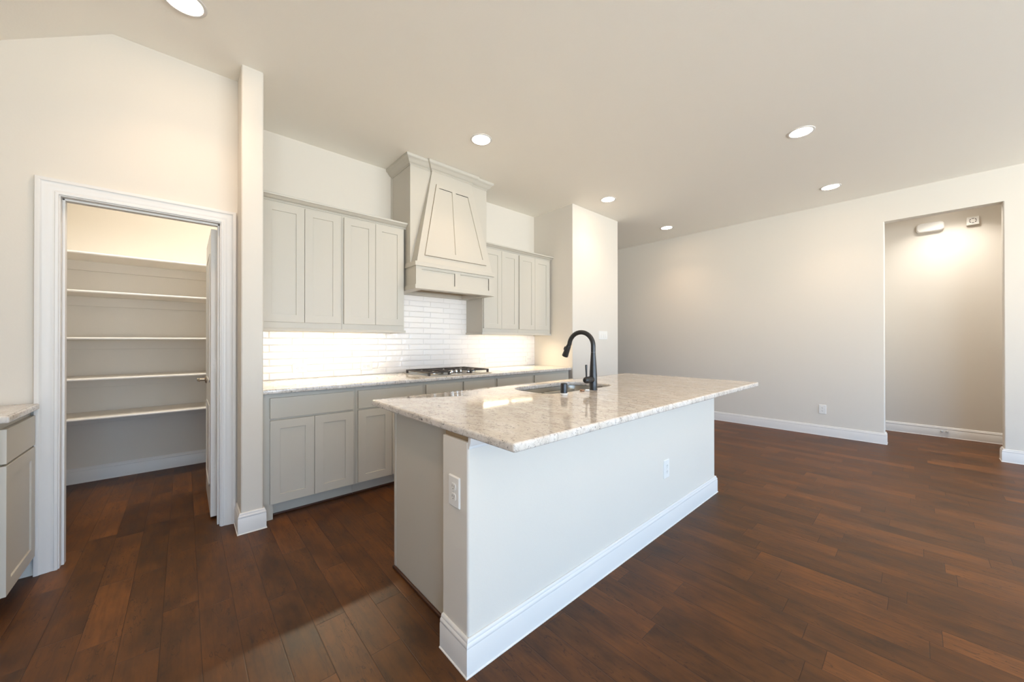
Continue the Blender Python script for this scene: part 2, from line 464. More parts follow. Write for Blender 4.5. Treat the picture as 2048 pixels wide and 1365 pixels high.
for i, (a, b) in enumerate(ADDED_LWINS):  # window units for the openings added in the left wall for extra light
    t = thing('window_%d' % (i+4), None, None, (LEFT_X-0.06, (a+b)/2, WZ0), kind='structure')
    bm = B(); x0, x1 = LEFT_X-0.09, LEFT_X-0.04
    for q in ((a, a+0.05, WZ0, LZ1W), (b-0.05, b, WZ0, LZ1W), (a, b, WZ0, WZ0+0.05), (a, b, LZ1W-0.05, LZ1W), ((a+b)/2-0.025, (a+b)/2+0.025, WZ0, LZ1W)):
        box(bm, x0, x1, q[0], q[1], q[2], q[3])
    obj('window_frame', bm, 'trim', t)
    obj('pane', bx(LEFT_X-0.068, LEFT_X-0.062, a+0.04, b-0.04, WZ0+0.04, LZ1W-0.04), 'glass', t)
bm = B()                                                   # pantry front wall around its doorway
gable(bm, LEFT_X, DO0-0.02, PY0, PY1); gable(bm, DO1+0.02, WX0+0.001, PY0, PY1)
gable(bm, DO0-0.02, DO1+0.02, PY0, PY1, z0=DOZ+0.02)
struct('wall_pantry', bm)
bm = B(); prism(bm, rrect(WX0, WX1, WY, BY+0.05, [0.012, 0.012, 0, 0], 4), 0, H); struct('wall_divider', bm)
bm = B(); box(bm, WX1, SX0, BY, BY+0.12, 0, H); struct('wall_back', bm)
gb = B(); gable(gb, LEFT_X, 1.15, PBY, PBY+0.12); struct('wall_pantry_rear', gb)
struct('wall_pantry_side', bx(1.05, 1.17, BY+0.12, PBY, 0, H))
bm = B(); prism(bm, rrect(SX0, SX1, SY, 6.0, [0.010, 0.010, 0, 0], 4), 0, H); struct('wall_pier', bm)
bm = B()
prism(bm, rrect(RX0, RX1, OP1, 6.0, [0.010, 0.010, 0, 0], 4), 0, OPZ)
prism(bm, rrect(RX0, RX1, REAR_Y, OP0, [0, 0, 0.010, 0.010], 4), 0, OPZ)
box(bm, RX0, RX1, REAR_Y, 6.0, OPZ, H)
struct('wall_right', bm)
struct('wall_hall', bx(HX, HX+0.12, REAR_Y, 6.0, 0, H))
struct('wall_far', bx(xl, HX+0.12, 6.0, 6.12, 0, H))
bm = B()
edges = [xl]+[v for ab in WINS for v in ab]+[HX+0.12]
for i in range(0, len(edges), 2): gable(bm, edges[i], edges[i+1], REAR_Y-0.12, REAR_Y)
for a, b in WINS:
    gable(bm, a, b, REAR_Y-0.12, REAR_Y, 0, WZ0); gable(bm, a, b, REAR_Y-0.12, REAR_Y, WZ1, H)
struct('wall_rear', bm)
for i, (a, b) in enumerate(WINS):
    t = thing('window_%d' % (i+1), None, None, ((a+b)/2, REAR_Y-0.06, WZ0), kind='structure')
    bm = B(); y0, y1 = REAR_Y-0.09, REAR_Y-0.04
    for q in ((a, a+0.05, WZ0, WZ1), (b-0.05, b, WZ0, WZ1), (a, b, WZ0, WZ0+0.05), (a, b, WZ1-0.05, WZ1), ((a+b)/2-0.025, (a+b)/2+0.025, WZ0, WZ1)):
        box(bm, q[0], q[1], y0, y1, q[2], q[3])
    obj('window_frame', bm, 'trim', t)
    obj('pane', bx(a+0.04, b-0.04, REAR_Y-0.068, REAR_Y-0.062, WZ0+0.04, WZ1-0.04), 'glass', t)

# ------------------------------------------------------------------ baseboards and casings
BASE = [(0, 0), (0.0205, 0), (0.0205, 0.003), (0.0165, 0.006), (0.0165, 0.098), (0.0145, 0.102), (0.0145, 0.104), (0.0160, 0.107),
        (0.0150, 0.114), (0.0110, 0.119), (0.0100, 0.121), (0.0105, 0.124), (0.0085, 0.130), (0.0050, 0.1335), (0, 0.1335)]
def baseboard(name, path, parent=None, side=1):
    bm = B(); sweep(bm, path, BASE, side=side)
    return obj(name, bm, 'trim', parent, kind=None if parent is not None else 'structure')
baseboard('baseboard_divider', [(WX0, PY0-0.0), (WX0, WY), (WX1, WY), (WX1, 3.0)])
baseboard('baseboard_pantry_rear', [(LEFT_X, PBY), (1.05, PBY)])
baseboard('baseboard_right', [(RX0, 5.9), (RX0, OP1), (RX1, OP1), (RX1, 2.5)], side=1)
baseboard('baseboard_right_near', [(RX1, -2.6), (RX1, OP0), (RX0, OP0), (RX0, REAR_Y)], side=1)
baseboard('baseboard_hall', [(HX, 5.9), (HX, REAR_Y)])
baseboard('baseboard_pier', [(SX0+0.02, SY), (SX1, SY), (SX1, 5.9)])
baseboard('baseboard_rear', [(HX-1.1, REAR_Y), (LEFT_X, REAR_Y)])

CAS = [(0, 0), (0, 0.011), (0.004, 0.014), (0.012, 0.015), (0.014, 0.013), (0.018, 0.0125), (0.026, 0.0125), (0.030, 0.015), (0.040, 0.0165), (0.052, 0.0175),
       (0.060, 0.020), (0.064, 0.0235), (0.074, 0.0245), (0.080, 0.023), (0.082, 0.018), (0.082, 0)]
def casing(name, x0, x1, z1, yf, sgn, parent):
    bm = B()
    sweep(bm, [(x0, 0), (x0, z1), (x1, z1), (x1, 0)], CAS, lambda u, v, w_: (u, yf-sgn*w_, v), side=-1)
    return obj(name, bm, 'trim', parent)
dr = thing('door_1', None, None, (DO1, PY1, 0), kind='structure')
casing('casing', DO0-0.005, DO1+0.005, DOZ+0.005, PY0, 1, dr)
casing('casing', DO0-0.005, DO1+0.005, DOZ+0.005, PY1, -1, dr)
bm = B()
for q in ((DO0-0.02, DO0, 0, DOZ+0.02), (DO1, DO1+0.02, 0, DOZ+0.02), (DO0, DO1, DOZ, DOZ+0.02)):
    box(bm, q[0], q[1], PY0-0.002, PY1+0.002, q[2], q[3])
obj('jamb', bm, 'trim', dr)
bm = B()                                                    # door stop bead inside the jamb
for q in ((DO0, DO0+0.011, 0, DOZ), (DO1-0.011, DO1, 0, DOZ), (DO0, DO1, DOZ-0.011, DOZ)):
    box(bm, q[0], q[1], PY0+0.035, PY1-0.04, q[2], q[3], 0.002)
obj('stop_bead', bm, 'trim', dr)
# door leaf, open ninety degrees into the pantry
LX0, LX1, LY0, LY1, LZ0, LZ1 = 0.137, 0.1725, 3.305, 3.985, 0.018, 2.035
bm = B(); box(bm, LX0, LX1, LY0, LY1, LZ0, LZ1, 0.002)
leaf = obj('leaf', bm, 'trim', dr)
bm = B()
for (z0, z1) in ((0.20, 0.78), (0.95, 1.88)):
    for xx, s in ((LX0, -1), (LX1, 1)):
        sweep(bm, [(LY0+0.12, z0), (LY0+0.12, z1), (LY1-0.12, z1), (LY1-0.12, z0), (LY0+0.12, z0)], [(0, 0), (0, 0.004), (0.012, 0.006), (0.018, 0)], lambda u, v, w_, xx=xx, s=s: (xx+s*w_, u, v))
obj('panel_moulding', bm, 'trim', dr)
for zc in (1.845, 1.08, 0.33):
    bm = B()
    prism(bm, rrect(LX0+0.004, LX1-0.002, zc-0.045, zc+0.045, [0.012, 0.0, 0.0, 0.012], 5), LY0-0.0015, LY0+0.001, lambda u, v, w_: (u, w_, v))
    box(bm, LX1-0.002, DO1+0.001, LY0-0.004, LY0-0.001, zc-0.045, zc+0.045)
    lathe(bm, [(0.0045, zc-0.047), (0.0045, zc+0.047)], LX1+0.002, LY0-0.006, 12)
    hg = obj('hinge', bm, 'trim', dr)
    bm = B()
    for dz in (-0.03, 0.0, 0.03):
        lathe(bm, [(0.0022, 0), (0.0018, 0.0008), (0, 0.0008)], seg=10, mp=lambda x, y, z, dz=dz: (LX0+0.015+(0.006 if dz else 0)+x, LY0-0.0015-z, zc+dz+y))
    obj('screw', bm, 'screw', hg)
for s in (-1, 1):                                           # lever handle on both faces
    xf = LX0 if s < 0 else LX1; yc, zc = LY1-0.06, 0.935
    bm = B()
    mp = lambda x, y, z, xf=xf, s=s: (xf+s*z, yc+x, zc+y)
    lathe(bm, [(0.031, 0), (0.031, 0.004), (0.027, 0.009), (0.012, 0.012), (0.010, 0.045), (0.013, 0.047), (0.013, 0.060), (0.0, 0.062)], seg=28, mp=mp)
    hd = obj('handle', bm, 'nickel', dr)
    bm = B(); xx = xf+s*0.053
    tube(bm, [(xx, yc, zc), (xx, yc-0.03, zc+0.003), (xx, yc-0.07, zc+0.001), (xx-s*0.004, yc-0.105, zc-0.004)], [0.010, 0.008, 0.0075, 0.006], 14)
    obj('lever', bm, 'nickel', hd)

# ------------------------------------------------------------------ pantry shelves
tags = ['topmost white shelf on the pantry rear wall, its underside seen from below',
        'second white shelf from the top in the pantry, narrow pale edge',
        'middle white shelf in the pantry, at eye height and seen edge-on',
        'white pantry shelf level with the door lever, second from the bottom',
        'lowest white pantry shelf, above the tall baseboard']
for zt, lb in zip((1.983, 1.668, 1.283, 0.945, 0.620), tags):
    t = thing('pantry_shelf', lb, 'shelf', (-0.08, PBY-0.2, zt-0.02), group='shelves on the pantry rear wall')
    bm = B(); nose = [(PBY-0.001, zt-0.02), (PBY-0.001, zt), (4.552, zt)]
    nose += [(4.546-0.008*math.sin(a), zt-0.010+0.010*math.cos(a)) for a in (PI*k/8 for k in range(0, 9))]
    prism(bm, nose, LEFT_X+0.002, 1.048, lambda u, v, w_: (w_, u, v))
    obj('board', bm, 'shelf', t)
    obj('cleat', bx(LEFT_X+0.002, 1.048, PBY-0.019, PBY-0.001, zt-0.02-0.085, zt-0.0205, bev=0.001, seg=1), 'wall', t)

# ------------------------------------------------------------------ cabinetry
class Face:
    """maps (u along the front, n outwards, z) for a cabinet run"""
    def __init__(s, kind, plane): s.k, s.p = kind, plane
    def __call__(s, u, n, z): return (u, s.p-n, z) if s.k == 'Y' else (s.p+n, u, z)
def fbox(bm, F, u0, u1, n0, n1, z0, z1, bev=0.0, seg=2):
    p, q = F(u0, n0, z0), F(u1, n1, z1)
    box(bm, min(p[0], q[0]), max(p[0], q[0]), min(p[1], q[1]), max(p[1], q[1]), z0, z1, bev, seg)
def shaker(bm, F, u0, u1, z0, z1, n0, th=0.019, rail=0.060, rec=0.007):
    """five-piece door: eased outer edge, square-cut recess"""
    e = 0.0015
    lv = [(0, n0), (0, n0+th-e), (e*0.3, n0+th-e*0.3), (e, n0+th), (rail-0.0008, n0+th), (rail, n0+th-0.0008), (rail+0.0005, n0+th-rec)]
    rings = [[bm.verts.new(F(u, n, z)) for u, z in ((u0+i, z0+i), (u1-i, z0+i), (u1-i, z1-i), (u0+i, z1-i))] for i, n in lv]
    for a, b in zip(rings, rings[1:]):
        for k in range(4): bm.faces.new((a[k], a[(k+1) % 4], b[(k+1) % 4], b[k]))
    bm.faces.new(rings[-1]); bm.faces.new(rings[0][::-1])
def slabdoor(bm, F, u0, u1, z0, z1, n0, th=0.019): fbox(bm, F, u0, u1, n0, n0+th, z0, z1, 0.0015, 2)

CT = 0.914                # counter height
BF = Face('Y', 3.020)     # base face frame plane, fronts in front of it
def base_cabinet(x0, x1, drawers, doors, label, group='base cabinets under the long granite counter', leg=None, right=None):
    t = thing('base_cabinet', label, 'cabinet', ((x0+x1)/2, (3.02+BY)/2, 0), group=group)
    bm = B()
    box(bm, x0+0.0008, x1-0.0008, 3.0201, BY-0.002, 0.102, 0.8815)
    obj('carcass', bm, 'cabinet', t)
    a = x0+0.001 if leg is None else leg
    bm = B(); box(bm, a, x1-0.001, 3.092, 3.107, 0, 0.102)
    if leg is not None:
        box(bm, x0+0.001, leg, 3.0205, 3.107, 0, 0.102)
    obj('toe_kick', bm, 'cabinet', t)
    obj('shoe_strip', bx(a, x1-0.001, 3.080, 3.092, 0, 0.014, bev=0.003), M['raw_dark'], t)
    for u0, u1 in drawers:
        bm = B(); slabdoor(bm, BF, u0, u1, 0.706, 0.850, 0.0005); obj('drawer_front', bm, 'cabinet', t)
    for u0, u1 in doors:
        bm = B(); shaker(bm, BF, u0, u1, 0.112, 0.692, 0.0005); obj('door', bm, 'cabinet', t)
    return t
M['raw_dark'] = paint('dark_quarter_round', (70, 42, 28), 0.5)
base_cabinet(0.398, 1.020, [(0.443, 1.001)], [(0.443, 0.7205), (0.7235, 1.001)],
    'grey two-door base cabinet with one wide drawer, beside the white divider wall', leg=0.462)
base_cabinet(1.020, 1.622, [(1.039, 1.602)], [(1.039, 1.319), (1.322, 1.602)],
    'grey base cabinet with one drawer, half hidden by the near corner of the island top')
base_cabinet(1.622, 2.466, [(1.645, 2.032), (2.056, 2.447)], [(1.645, 2.032), (2.056, 2.447)],
    'grey base cabinet with two narrow drawer fronts directly below the cooktop')
base_cabinet(2.466, 3.035, [(2.488, 3.012)], [(2.488, 2.748), (2.752, 3.012)],
    'grey base cabinet just right of the cooktop, only its drawer front showing over the island')
base_cabinet(3.035, 3.694, [(3.056, 3.622)], [(3.056, 3.337), (3.341, 3.622)],
    'last grey base cabinet at the right end of the back counter, next to the pier')

# back counter: rounded nose, outer right corner eased back to the pier
bm = B()
poly = [(WX1+0.001, 2.968), (3.675, 2.968)]+[(3.675+0.03*math.sin(a), 2.998-0.03*math.cos(a)) for a in (PI/2*k/6 for k in range(1, 7))]
poly += [(3.705, 3.035), (SX0-0.001, 3.035), (SX0-0.001, BY-0.001), (WX1+0.001, BY-0.001)]
slab(bm, poly, CT-0.032, CT, 0.008)
obj('granite_counter', bm, 'granite', label='long white speckled granite counter along the back wall under the tiles', cat='countertop')

# tile backsplash
bm = B(); box(bm, WX1+0.0005, SX0-0.0005, BY-0.009, BY-0.0005, CT+0.0008, 1.332); box(bm, 1.610, 2.574, BY-0.009, BY-0.0005, 1.331, 1.752)
bmesh.ops.remove_doubles(bm, verts=bm.verts[:], dist=1e-6)
obj('tile_backsplash', bm, 'tile', label='glossy white subway tile backsplash between counter and wall cabinets', cat='backsplash')

UF = Face('Y', 3.380)
UZ0, UZ1 = 1.355, 2.352
def wall_cabinet(x0, x1, doors, label, side=None):
    t = thing('wall_cabinet', label, 'cabinet', ((x0+x1)/2, (3.38+BY)/2, UZ0), group='wall cabinets over the back counter')
    bm = B(); box(bm, x0+0.0008, x1-0.0008, 3.3801, BY-0.002, UZ0+0.022, UZ1)
    # recessed underside: sides and face rail run past the bottom panel
    box(bm, x0+0.0008, x0+0.017, 3.3801, BY-0.010, UZ0, UZ0+0.022); box(bm, x1-0.017, x1-0.0008, 3.3801, BY-0.010, UZ0, UZ0+0.022)
    box(bm, x0+0.017, x1-0.017, 3.3801, 3.400, UZ0, UZ0+0.022)
    obj('carcass', bm, 'cabinet', t)
    for u0, u1 in doors:
        bm = B(); shaker(bm, UF, u0, u1, 1.402, 2.338, 0.0005); obj('door', bm, 'cabinet', t)
    return t
wall_cabinet(0.398, 1.0255, [(0.446, 0.7325), (0.7355, 1.010)], 'tall grey wall cabinet with two doors, against the white divider wall')
wall_cabinet(1.0255, 1.607, [(1.041, 1.3165), (1.3195, 1.590)], 'tall grey wall cabinet just left of the range hood')
wall_cabinet(2.574, 3.135, [(2.583, 2.8505), (2.8535, 3.122)], 'tall grey wall cabinet just right of the hood, its left door partly behind the hood')
wall_cabinet(3.135, 3.735, [(3.149, 3.4245), (3.4275, 3.702)], 'tall grey wall cabinet farthest right, next to the pier')

RAIL = [(0, 1.331), (0.012, 1.331), (0.012, 1.350), (0.010, 1.3545), (0, 1.3545)]
CROWN = [(0, 2.3525), (0.004, 2.3525), (0.004, 2.360), (0.008, 2.362), (0.008, 2.366), (0.014, 2.368), (0.022, 2.372), (0.030, 2.380), (0.040, 2.388), (0.046, 2.390), (0.048, 2.397), (0.048, 2.404), (0, 2.404)]
for a, b, lf, rt, wh in ((0.398, 1.607, False, True, 'left'), (2.574, 3.735, True, False, 'right')):
    def path(extra):
        p = [(a, UF.p)]
        if lf: p = [(a, BY-0.012)]+p
        p.append((b, UF.p)); p.append((b, BY-0.012))
        return p
    bm = B(); sweep(bm, path(0), RAIL)
    obj('light_rail', bm, 'cabinet', label='thin grey light rail under the wall cabinets %s of the hood' % wh, cat='moulding', group='light rails')
    bm = B(); pp = path(0)
    if wh == 'left': pp = [(a, UF.p), (1.6235, UF.p)]
    if wh == 'right': pp = [(a-0.0, UF.p), (b, UF.p), (b, BY-0.002)]
    sweep(bm, pp, CROWN)
    box(bm, a, b, UF.p+0.0005, BY-0.002, 2.3525, 2.362)
    obj('crown_moulding', bm, 'cabinet', label='grey crown moulding along the top of the wall cabinets %s of the hood' % wh, cat='moulding', group='cabinet crowns')

# ------------------------------------------------------------------ range hood
hd = thing('range_hood', 'tall grey wooden range hood with a flared panelled front, above the cooktop', 'range hood', (2.0925, 3.45, 1.75))
HX0, HX1, HYF = 1.625, 2.560, 3.285
obj('chimney', bx(HX0, HX1, HYF, BY-0.002, 2.000, H-0.001, bev=0.001, seg=1), 'cabinet', hd)
obj('scribe_strip', bx(HX0-0.008, HX0-0.0002, BY-0.022, BY-0.002, 2.405, 2.965), 'cabinet', hd)
# flared front: straight head then a taper running out to the ledge
PXT0, PXT1, PXB0, PXB1 = 1.848, 2.337, 1.636, 2.549
YT, YB, ZK, ZB = 3.262, 3.166, 2.945, 2.010
bm = B()
def quad_stack(rows):
    rr = [[bm.verts.new(p) for p in r] for r in rows]
    for a, b in zip(rr, rr[1:]):
        for k in range(4): bm.faces.new((a[k], a[(k+1) % 4], b[(k+1) % 4], b[k]))
    bm.faces.new(rr[0][::-1]); bm.faces.new(rr[-1])
yb = HYF-0.0003
quad_stack([[(PXB0, YB, ZB), (PXB1, YB, ZB), (PXB1, yb, ZB), (PXB0, yb, ZB)],
            [(PXT0, YT, ZK), (PXT1, YT, ZK), (PXT1, yb, ZK), (PXT0, yb, ZK)],
            [(PXT0, YT, H-0.001), (PXT1, YT, H-0.001), (PXT1, yb, H-0.001), (PXT0, yb, H-0.001)]])
obj('flared_front', bm, 'cabinet', hd)
# trapezoid panel: frame proud of the taper with two recessed fields, edged by a strip tinted as gap shade
def taper_pt(s, z, n):          # s 0..1 across, z height, n outwards along the taper normal
    f = (z-ZB)/(ZK-ZB); x0 = PXB0+(PXT0-PXB0)*f; x1 = PXB1+(PXT1-PXB1)*f; y = YB+(YT-YB)*f
    nrm = Vector((0, -(ZK-ZB), (YT-YB))).normalized()
    return Vector((x0+(x1-x0)*s, y, z))+nrm*n
def trap(bm, x0b, x1b, z0, x0t, x1t, z1, n0, n1, inset=0.0015):
    def P(x, z, n):
        f = (z-ZB)/(ZK-ZB); y = YB+(YT-YB)*f
        return Vector((x, y, z))+Vector((0, -(ZK-ZB), (YT-YB))).normalized()*n
    lo = [P(x0b, z0, n0), P(x1b, z0, n0), P(x1t, z1, n0), P(x0t, z1, n0)]
    i = inset
    hi = [P(x0b+i, z0+i, n1), P(x1b-i, z0+i, n1), P(x1t-i, z1-i, n1), P(x0t+i, z1-i, n1)]
    frustum(bm, lo, hi)
zb, zt = 2.080, 2.835
def lerp_edges(z, m):           # inner trapezoid edges at height z inset m from the taper edge
    f = (z-ZB)/(ZK-ZB); return PXB0+(PXT0-PXB0)*f+m, PXB1+(PXT1-PXB1)*f-m
g0b, g1b = lerp_edges(zb, 0.068); g0t, g1t = lerp_edges(zt, 0.068)
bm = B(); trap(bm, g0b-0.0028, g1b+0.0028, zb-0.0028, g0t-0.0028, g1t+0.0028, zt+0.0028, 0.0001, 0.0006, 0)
obj('gap_shade_strip', bm, M['gap_shade_strip'] if 'gap_shade_strip' in M else paint('painted_gap_shade', (146, 130, 106), 0.8), hd)  # flat tan strip; the shade of a gap is put into its colour
bm = B(); r = 0.032; zc0, zc1 = zb+0.055, zt-0.035
def field(z, k):
    a, b = lerp_edges(z, 0.068+r); c = (a+b)/2; cs = 0.022
    return (a, c-cs) if k == 0 else (c+cs, b)
TH = 0.013
# frame as five pieces
a0, b0 = lerp_edges(zc0, 0.068); a1, b1 = lerp_edges(zc1, 0.068)
trap(bm, g0b, g1b, zb, *lerp_edges(zc0, 0.068), zc0, 0.0006, TH, 0)
trap(bm, *lerp_edges(zc1, 0.068), zc1, g0t, g1t, zt, 0.0006, TH, 0)
fl0, fl1 = field(zc0, 0), field(zc1, 0); fr0, fr1 = field(zc0, 1), field(zc1, 1)
trap(bm, a0, fl0[0], zc0, a1, fl1[0], zc1, 0.0006, TH, 0)
trap(bm, fl0[1], fr0[0], zc0, fl1[1], fr1[0], zc1, 0.0006, TH, 0)
trap(bm, fr0[1], b0, zc0, fr1[1], b1, zc1, 0.0006, TH, 0)
bmesh.ops.remove_doubles(bm, verts=bm.verts[:], dist=1e-5)
obj('panel_frame', bm, 'cabinet', hd)
bm = B()
for k in (0, 1):
    p, q = field(zc0, k), field(zc1, k); trap(bm, p[0]-0.002, p[1]+0.002, zc0-0.002, q[0]-0.002, q[1]+0.002, zc1+0.002, 0.0006, 0.0022, 0)
obj('recessed_panel', bm, 'cabinet', hd)
# lower box with ledges
LF = 3.165; LZ, LZT = 1.750, 2.010
bm = B()
box(bm, HX0, HX0+0.019, LF+0.0002, BY-0.002, LZ+0.04, LZT-0.043); box(bm, HX1-0.019, HX1, LF+0.0002, BY-0.002, LZ+0.04, LZT-0.043)
box(bm, HX0+0.019, HX1-0.019, LF+0.02, LF+0.035, LZ+0.04, LZT-0.043)
Fh = Face('Y', LF+0.02)
obj('lower_box', bm, 'cabinet', hd)
bm = B()
z0, z1 = LZ+0.0405, LZT-0.0435
for u0, u1 in ((HX0+0.019, 1.684), (2.059, 2.122), (2.500, HX1-0.019)): fbox(bm, Fh, u0, u1, 0.0001, 0.02, z0, z1)
for u0, u1 in ((1.684, 2.059), (2.122, 2.500)):
    fbox(bm, Fh, u0, u1, 0.0001, 0.02, z0, 1.810); fbox(bm, Fh, u0, u1, 0.0001, 0.02, 1.940, z1)
bmesh.ops.remove_doubles(bm, verts=bm.verts[:], dist=1e-5)
obj('apron_frame', bm, 'cabinet', hd)
bm = B()
for u0, u1 in ((1.684, 2.059), (2.122, 2.500)): fbox(bm, Fh, u0+0.0005, u1-0.0005, 0.0002, 0.0105, 1.8105, 1.9395)
obj('apron_panel', bm, 'cabinet', hd)
bm = B(); box(bm, HX0-0.013, HX1+0.010, LF-0.014, BY-0.335, LZT-0.043, LZT, 0.0015, 1); box(bm, HX0, HX1, BY-0.335, BY-0.002, LZT-0.043, LZT)
obj('upper_ledge', bm, 'cabinet', hd)
bm = B()                                   # bottom ledge is a frame around the liner opening
OX0, OX1, OY0, OY1 = 1.722, 2.463, 3.240, 3.640
box(bm, HX0-0.013, HX1+0.010, LF-0.014, OY0, LZ, LZ+0.040, 0.0015, 1)
box(bm, HX0-0.013, OX0, OY0+0.0001, 3.378, LZ, LZ+0.040, 0.0015, 1); box(bm, OX1, HX1+0.010, OY0+0.0001, 3.378, LZ, LZ+0.040, 0.0015, 1)
box(bm, HX0, OX0, 3.3781, BY-0.011, LZ, LZ+0.040); box(bm, OX1, HX1, 3.3781, BY-0.011, LZ, LZ+0.040)
box(bm, OX0, OX1, OY1, BY-0.011, LZ+0.004, LZ+0.040)
obj('bottom_ledge', bm, 'cabinet', hd)
bm = B()
box(bm, OX0, OX0+0.008, OY0, OY1, LZ+0.041, LZ+0.23); box(bm, OX1-0.008, OX1, OY0, OY1, LZ+0.041, LZ+0.23)
box(bm, OX0+0.008, OX1-0.008, OY0, OY0+0.008, LZ+0.041, LZ+0.23); box(bm, OX0+0.008, OX1-0.008, OY1-0.008, OY1, LZ+0.041, LZ+0.23)
box(bm, OX0, OX1, OY0, OY1, LZ+0.2301, LZ+0.24)
obj('liner', bm, 'hood', hd)
# crown at the ceiling, stepping out around the flared head
HC = [(0, 2.962), (0.004, 2.962), (0.004, 2.970), (0.009, 2.973), (0.009, 2.978), (0.015, 2.981), (0.024, 2.988), (0.034, 3.002), (0.046, 3.016), (0.056, 3.022), (0.060, 3.028), (0.062, H-0.001), (0, H-0.001)]
bm = B(); sweep(bm, [(HX0, BY-0.002), (HX0, HYF), (PXT0, HYF), (PXT0, YT), (PXT1, YT), (PXT1, HYF), (HX1, HYF), (HX1, BY-0.002)], HC)
obj('crown', bm, 'cabinet', hd)

# ------------------------------------------------------------------ island
IX0, IX1, IY0, IY1 = 0.787, 3.469, 0.865, 2.067
KX0, KX1, KY0, KY1 = 0.791, 3.267, 1.128, 1.303
isl = thing('kitchen_island', 'long white-painted kitchen island base with tall baseboard and overhanging stone top', 'kitchen island', ((KX0+KX1)/2, 1.53, 0))
bm = B(); prism(bm, rrect(KX0, KX1, KY0, KY1, [0.010, 0.010, 0, 0], 5), 0, 0.862); obj('half_wall', bm, 'wall', isl)
bm = B(); box(bm, KX0+0.012, KX1-0.012, KY0+0.012, KY1, 0.8621, 0.8815); obj('plywood_shim', bm, 'raw_wood', isl, label='bare plywood strip')
baseboard('baseboard', [(KX0, KY1), (KX0, KY0), (KX1, KY0), (KX1, KY1)], isl)
TR = [(0, 0.838), (0.004, 0.838), (0.007, 0.844), (0.007, 0.849), (0.010, 0.852), (0.014, 0.862), (0.016, 0.870), (0.016, 0.8815), (0, 0.8815)]
bm = B(); sweep(bm, [(KX0+0.001, KY0), (KX1, KY0)], TR, side=1); obj('top_trim', bm, 'trim', isl)
bm = B(); box(bm, 0.866, 0.884, KY1+0.0005, 1.915, 0, 0.8815); obj('end_panel', bm, 'cabinet', isl)
bm = B(); box(bm, 0.863, 0.885, 1.9151, 1.935, 0, 0.8815, 0.001, 1); obj('corner_stile', bm, 'cabinet', isl)
bm = B(); box(bm, 0.8842, 3.20, KY1+0.0005, 1.915, 0.10, 0.60); box(bm, 0.8842, 1.60, KY1+0.0005, 1.915, 0.6001, 0.8815); box(bm, 2.52, 3.20, KY1+0.0005, 1.915, 0.6001, 0.8815)
obj('carcass', bm, 'cabinet', isl)
obj('toe_kick', bx(0.8842, 3.20, 1.84, 1.855, 0, 0.0995), 'cabinet', isl)
obj('shoe_strip', bx(0.853, 0.8655, KY1+0.02, 1.935, 0, 0.014, bev=0.003), 'raw_dark', isl)
class RF(Face):
    def __call__(s, u, n, z): return (u, s.p+n, z)
IF = RF('Y', 1.9152)
for k in range(4):
    u0 = 0.92+k*0.57; bm = B(); slabdoor(bm, IF, u0, u0+0.54, 0.706, 0.850, 0.0005); obj('drawer_front', bm, 'cabinet', isl)
    bm = B(); shaker(bm, IF, u0, u0+0.54, 0.112, 0.692, 0.0005); obj('door', bm, 'cabinet', isl)
bm = B()
SKX0, SKX1, SKY0, SKY1 = 1.690, 2.440, 1.535, 1.945
slab(bm, rrect(IX0, IX1, IY0, IY1, 0.010, 4), CT-0.032, CT, 0.008, rrect(SKX0, SKX1, SKY0, SKY1, [0.10, 0.10, 0.16, 0.16], 10))
obj('granite_island_top', bm, 'granite', label='large white speckled granite island top with the sink cut into it', cat='countertop')

# sink
bm = B()
def ringz(ins, z, rr): return [bm.verts.new((p[0], p[1], z)) for p in rrect(SKX0-0.008+ins, SKX1+0.008-ins, SKY0-0.008+ins, SKY1+0.008-ins, rr, 8)]
rs = [ringz(-0.02, CT-0.0335, 0.12), ringz(0, CT-0.0335, 0.10), ringz(0.002, CT-0.06, 0.10), ringz(0.012, CT-0.21, 0.09), ringz(0.04, CT-0.235, 0.07), ringz(0.19, CT-0.24, 0.03)]
for a, b in zip(rs, rs[1:]):
    n = len(a)
    for i in range(n): bm.faces.new((a[i], a[(i+1) % n], b[(i+1) % n], b[i]))
bm.faces.new(rs[-1])
sk = obj('sink', bm, 'steel', label='stainless steel undermount sink set in the island top', cat='sink', loc=(2.065, 1.74, CT-0.24))
bm = B(); lathe(bm, [(0.055, CT-0.2385), (0.045, CT-0.2365), (0.040, CT-0.2385), (0.0, CT-0.2390)], 2.065, 1.74, 24); obj('drain', bm, 'chrome', sk)

# faucet
FX, FY = 2.083, 1.487
fa = thing('kitchen_faucet', 'matte black gooseneck pull-down faucet standing on the island behind the sink', 'faucet', (FX, FY, CT))
bm = B(); lathe(bm, [(0.0285, CT), (0.0285, CT+0.004), (0.0265, CT+0.008), (0.0262, CT+0.05), (0.0255, CT+0.10), (0.0225, CT+0.16), (0.0185, CT+0.215), (0.0165, CT+0.25), (0.0165, CT+0.256)], FX, FY, 36)
obj('body', bm, 'blackmetal', fa)
bm = B(); R_ = 0.104; zc = 1.214; pts = [(FX, FY, CT+0.257), (FX, FY, 1.20)]
for k in range(0, 19):
    a = math.radians(172*k/18); pts.append((FX, FY+R_-R_*math.cos(a), zc-0.0+R_*0.92*math.sin(a)))
a = math.radians(172); d = Vector((0, R_*math.sin(a)+0.035, R_*math.cos(a))).normalized()
pe = Vector(pts[-1]); pts.append(tuple(pe+d*0.012))
tube(bm, pts, 0.0160, 24); obj('spout', bm, 'blackmetal', fa)
p0 = Vector(pts[-1])+d*0.0008
bm = B(); tube(bm, [p0, p0+d*0.004, p0+d*0.03, p0+d*0.082, p0+d*0.088], [0.0165, 0.0178, 0.0190, 0.0232, 0.0215], 28)
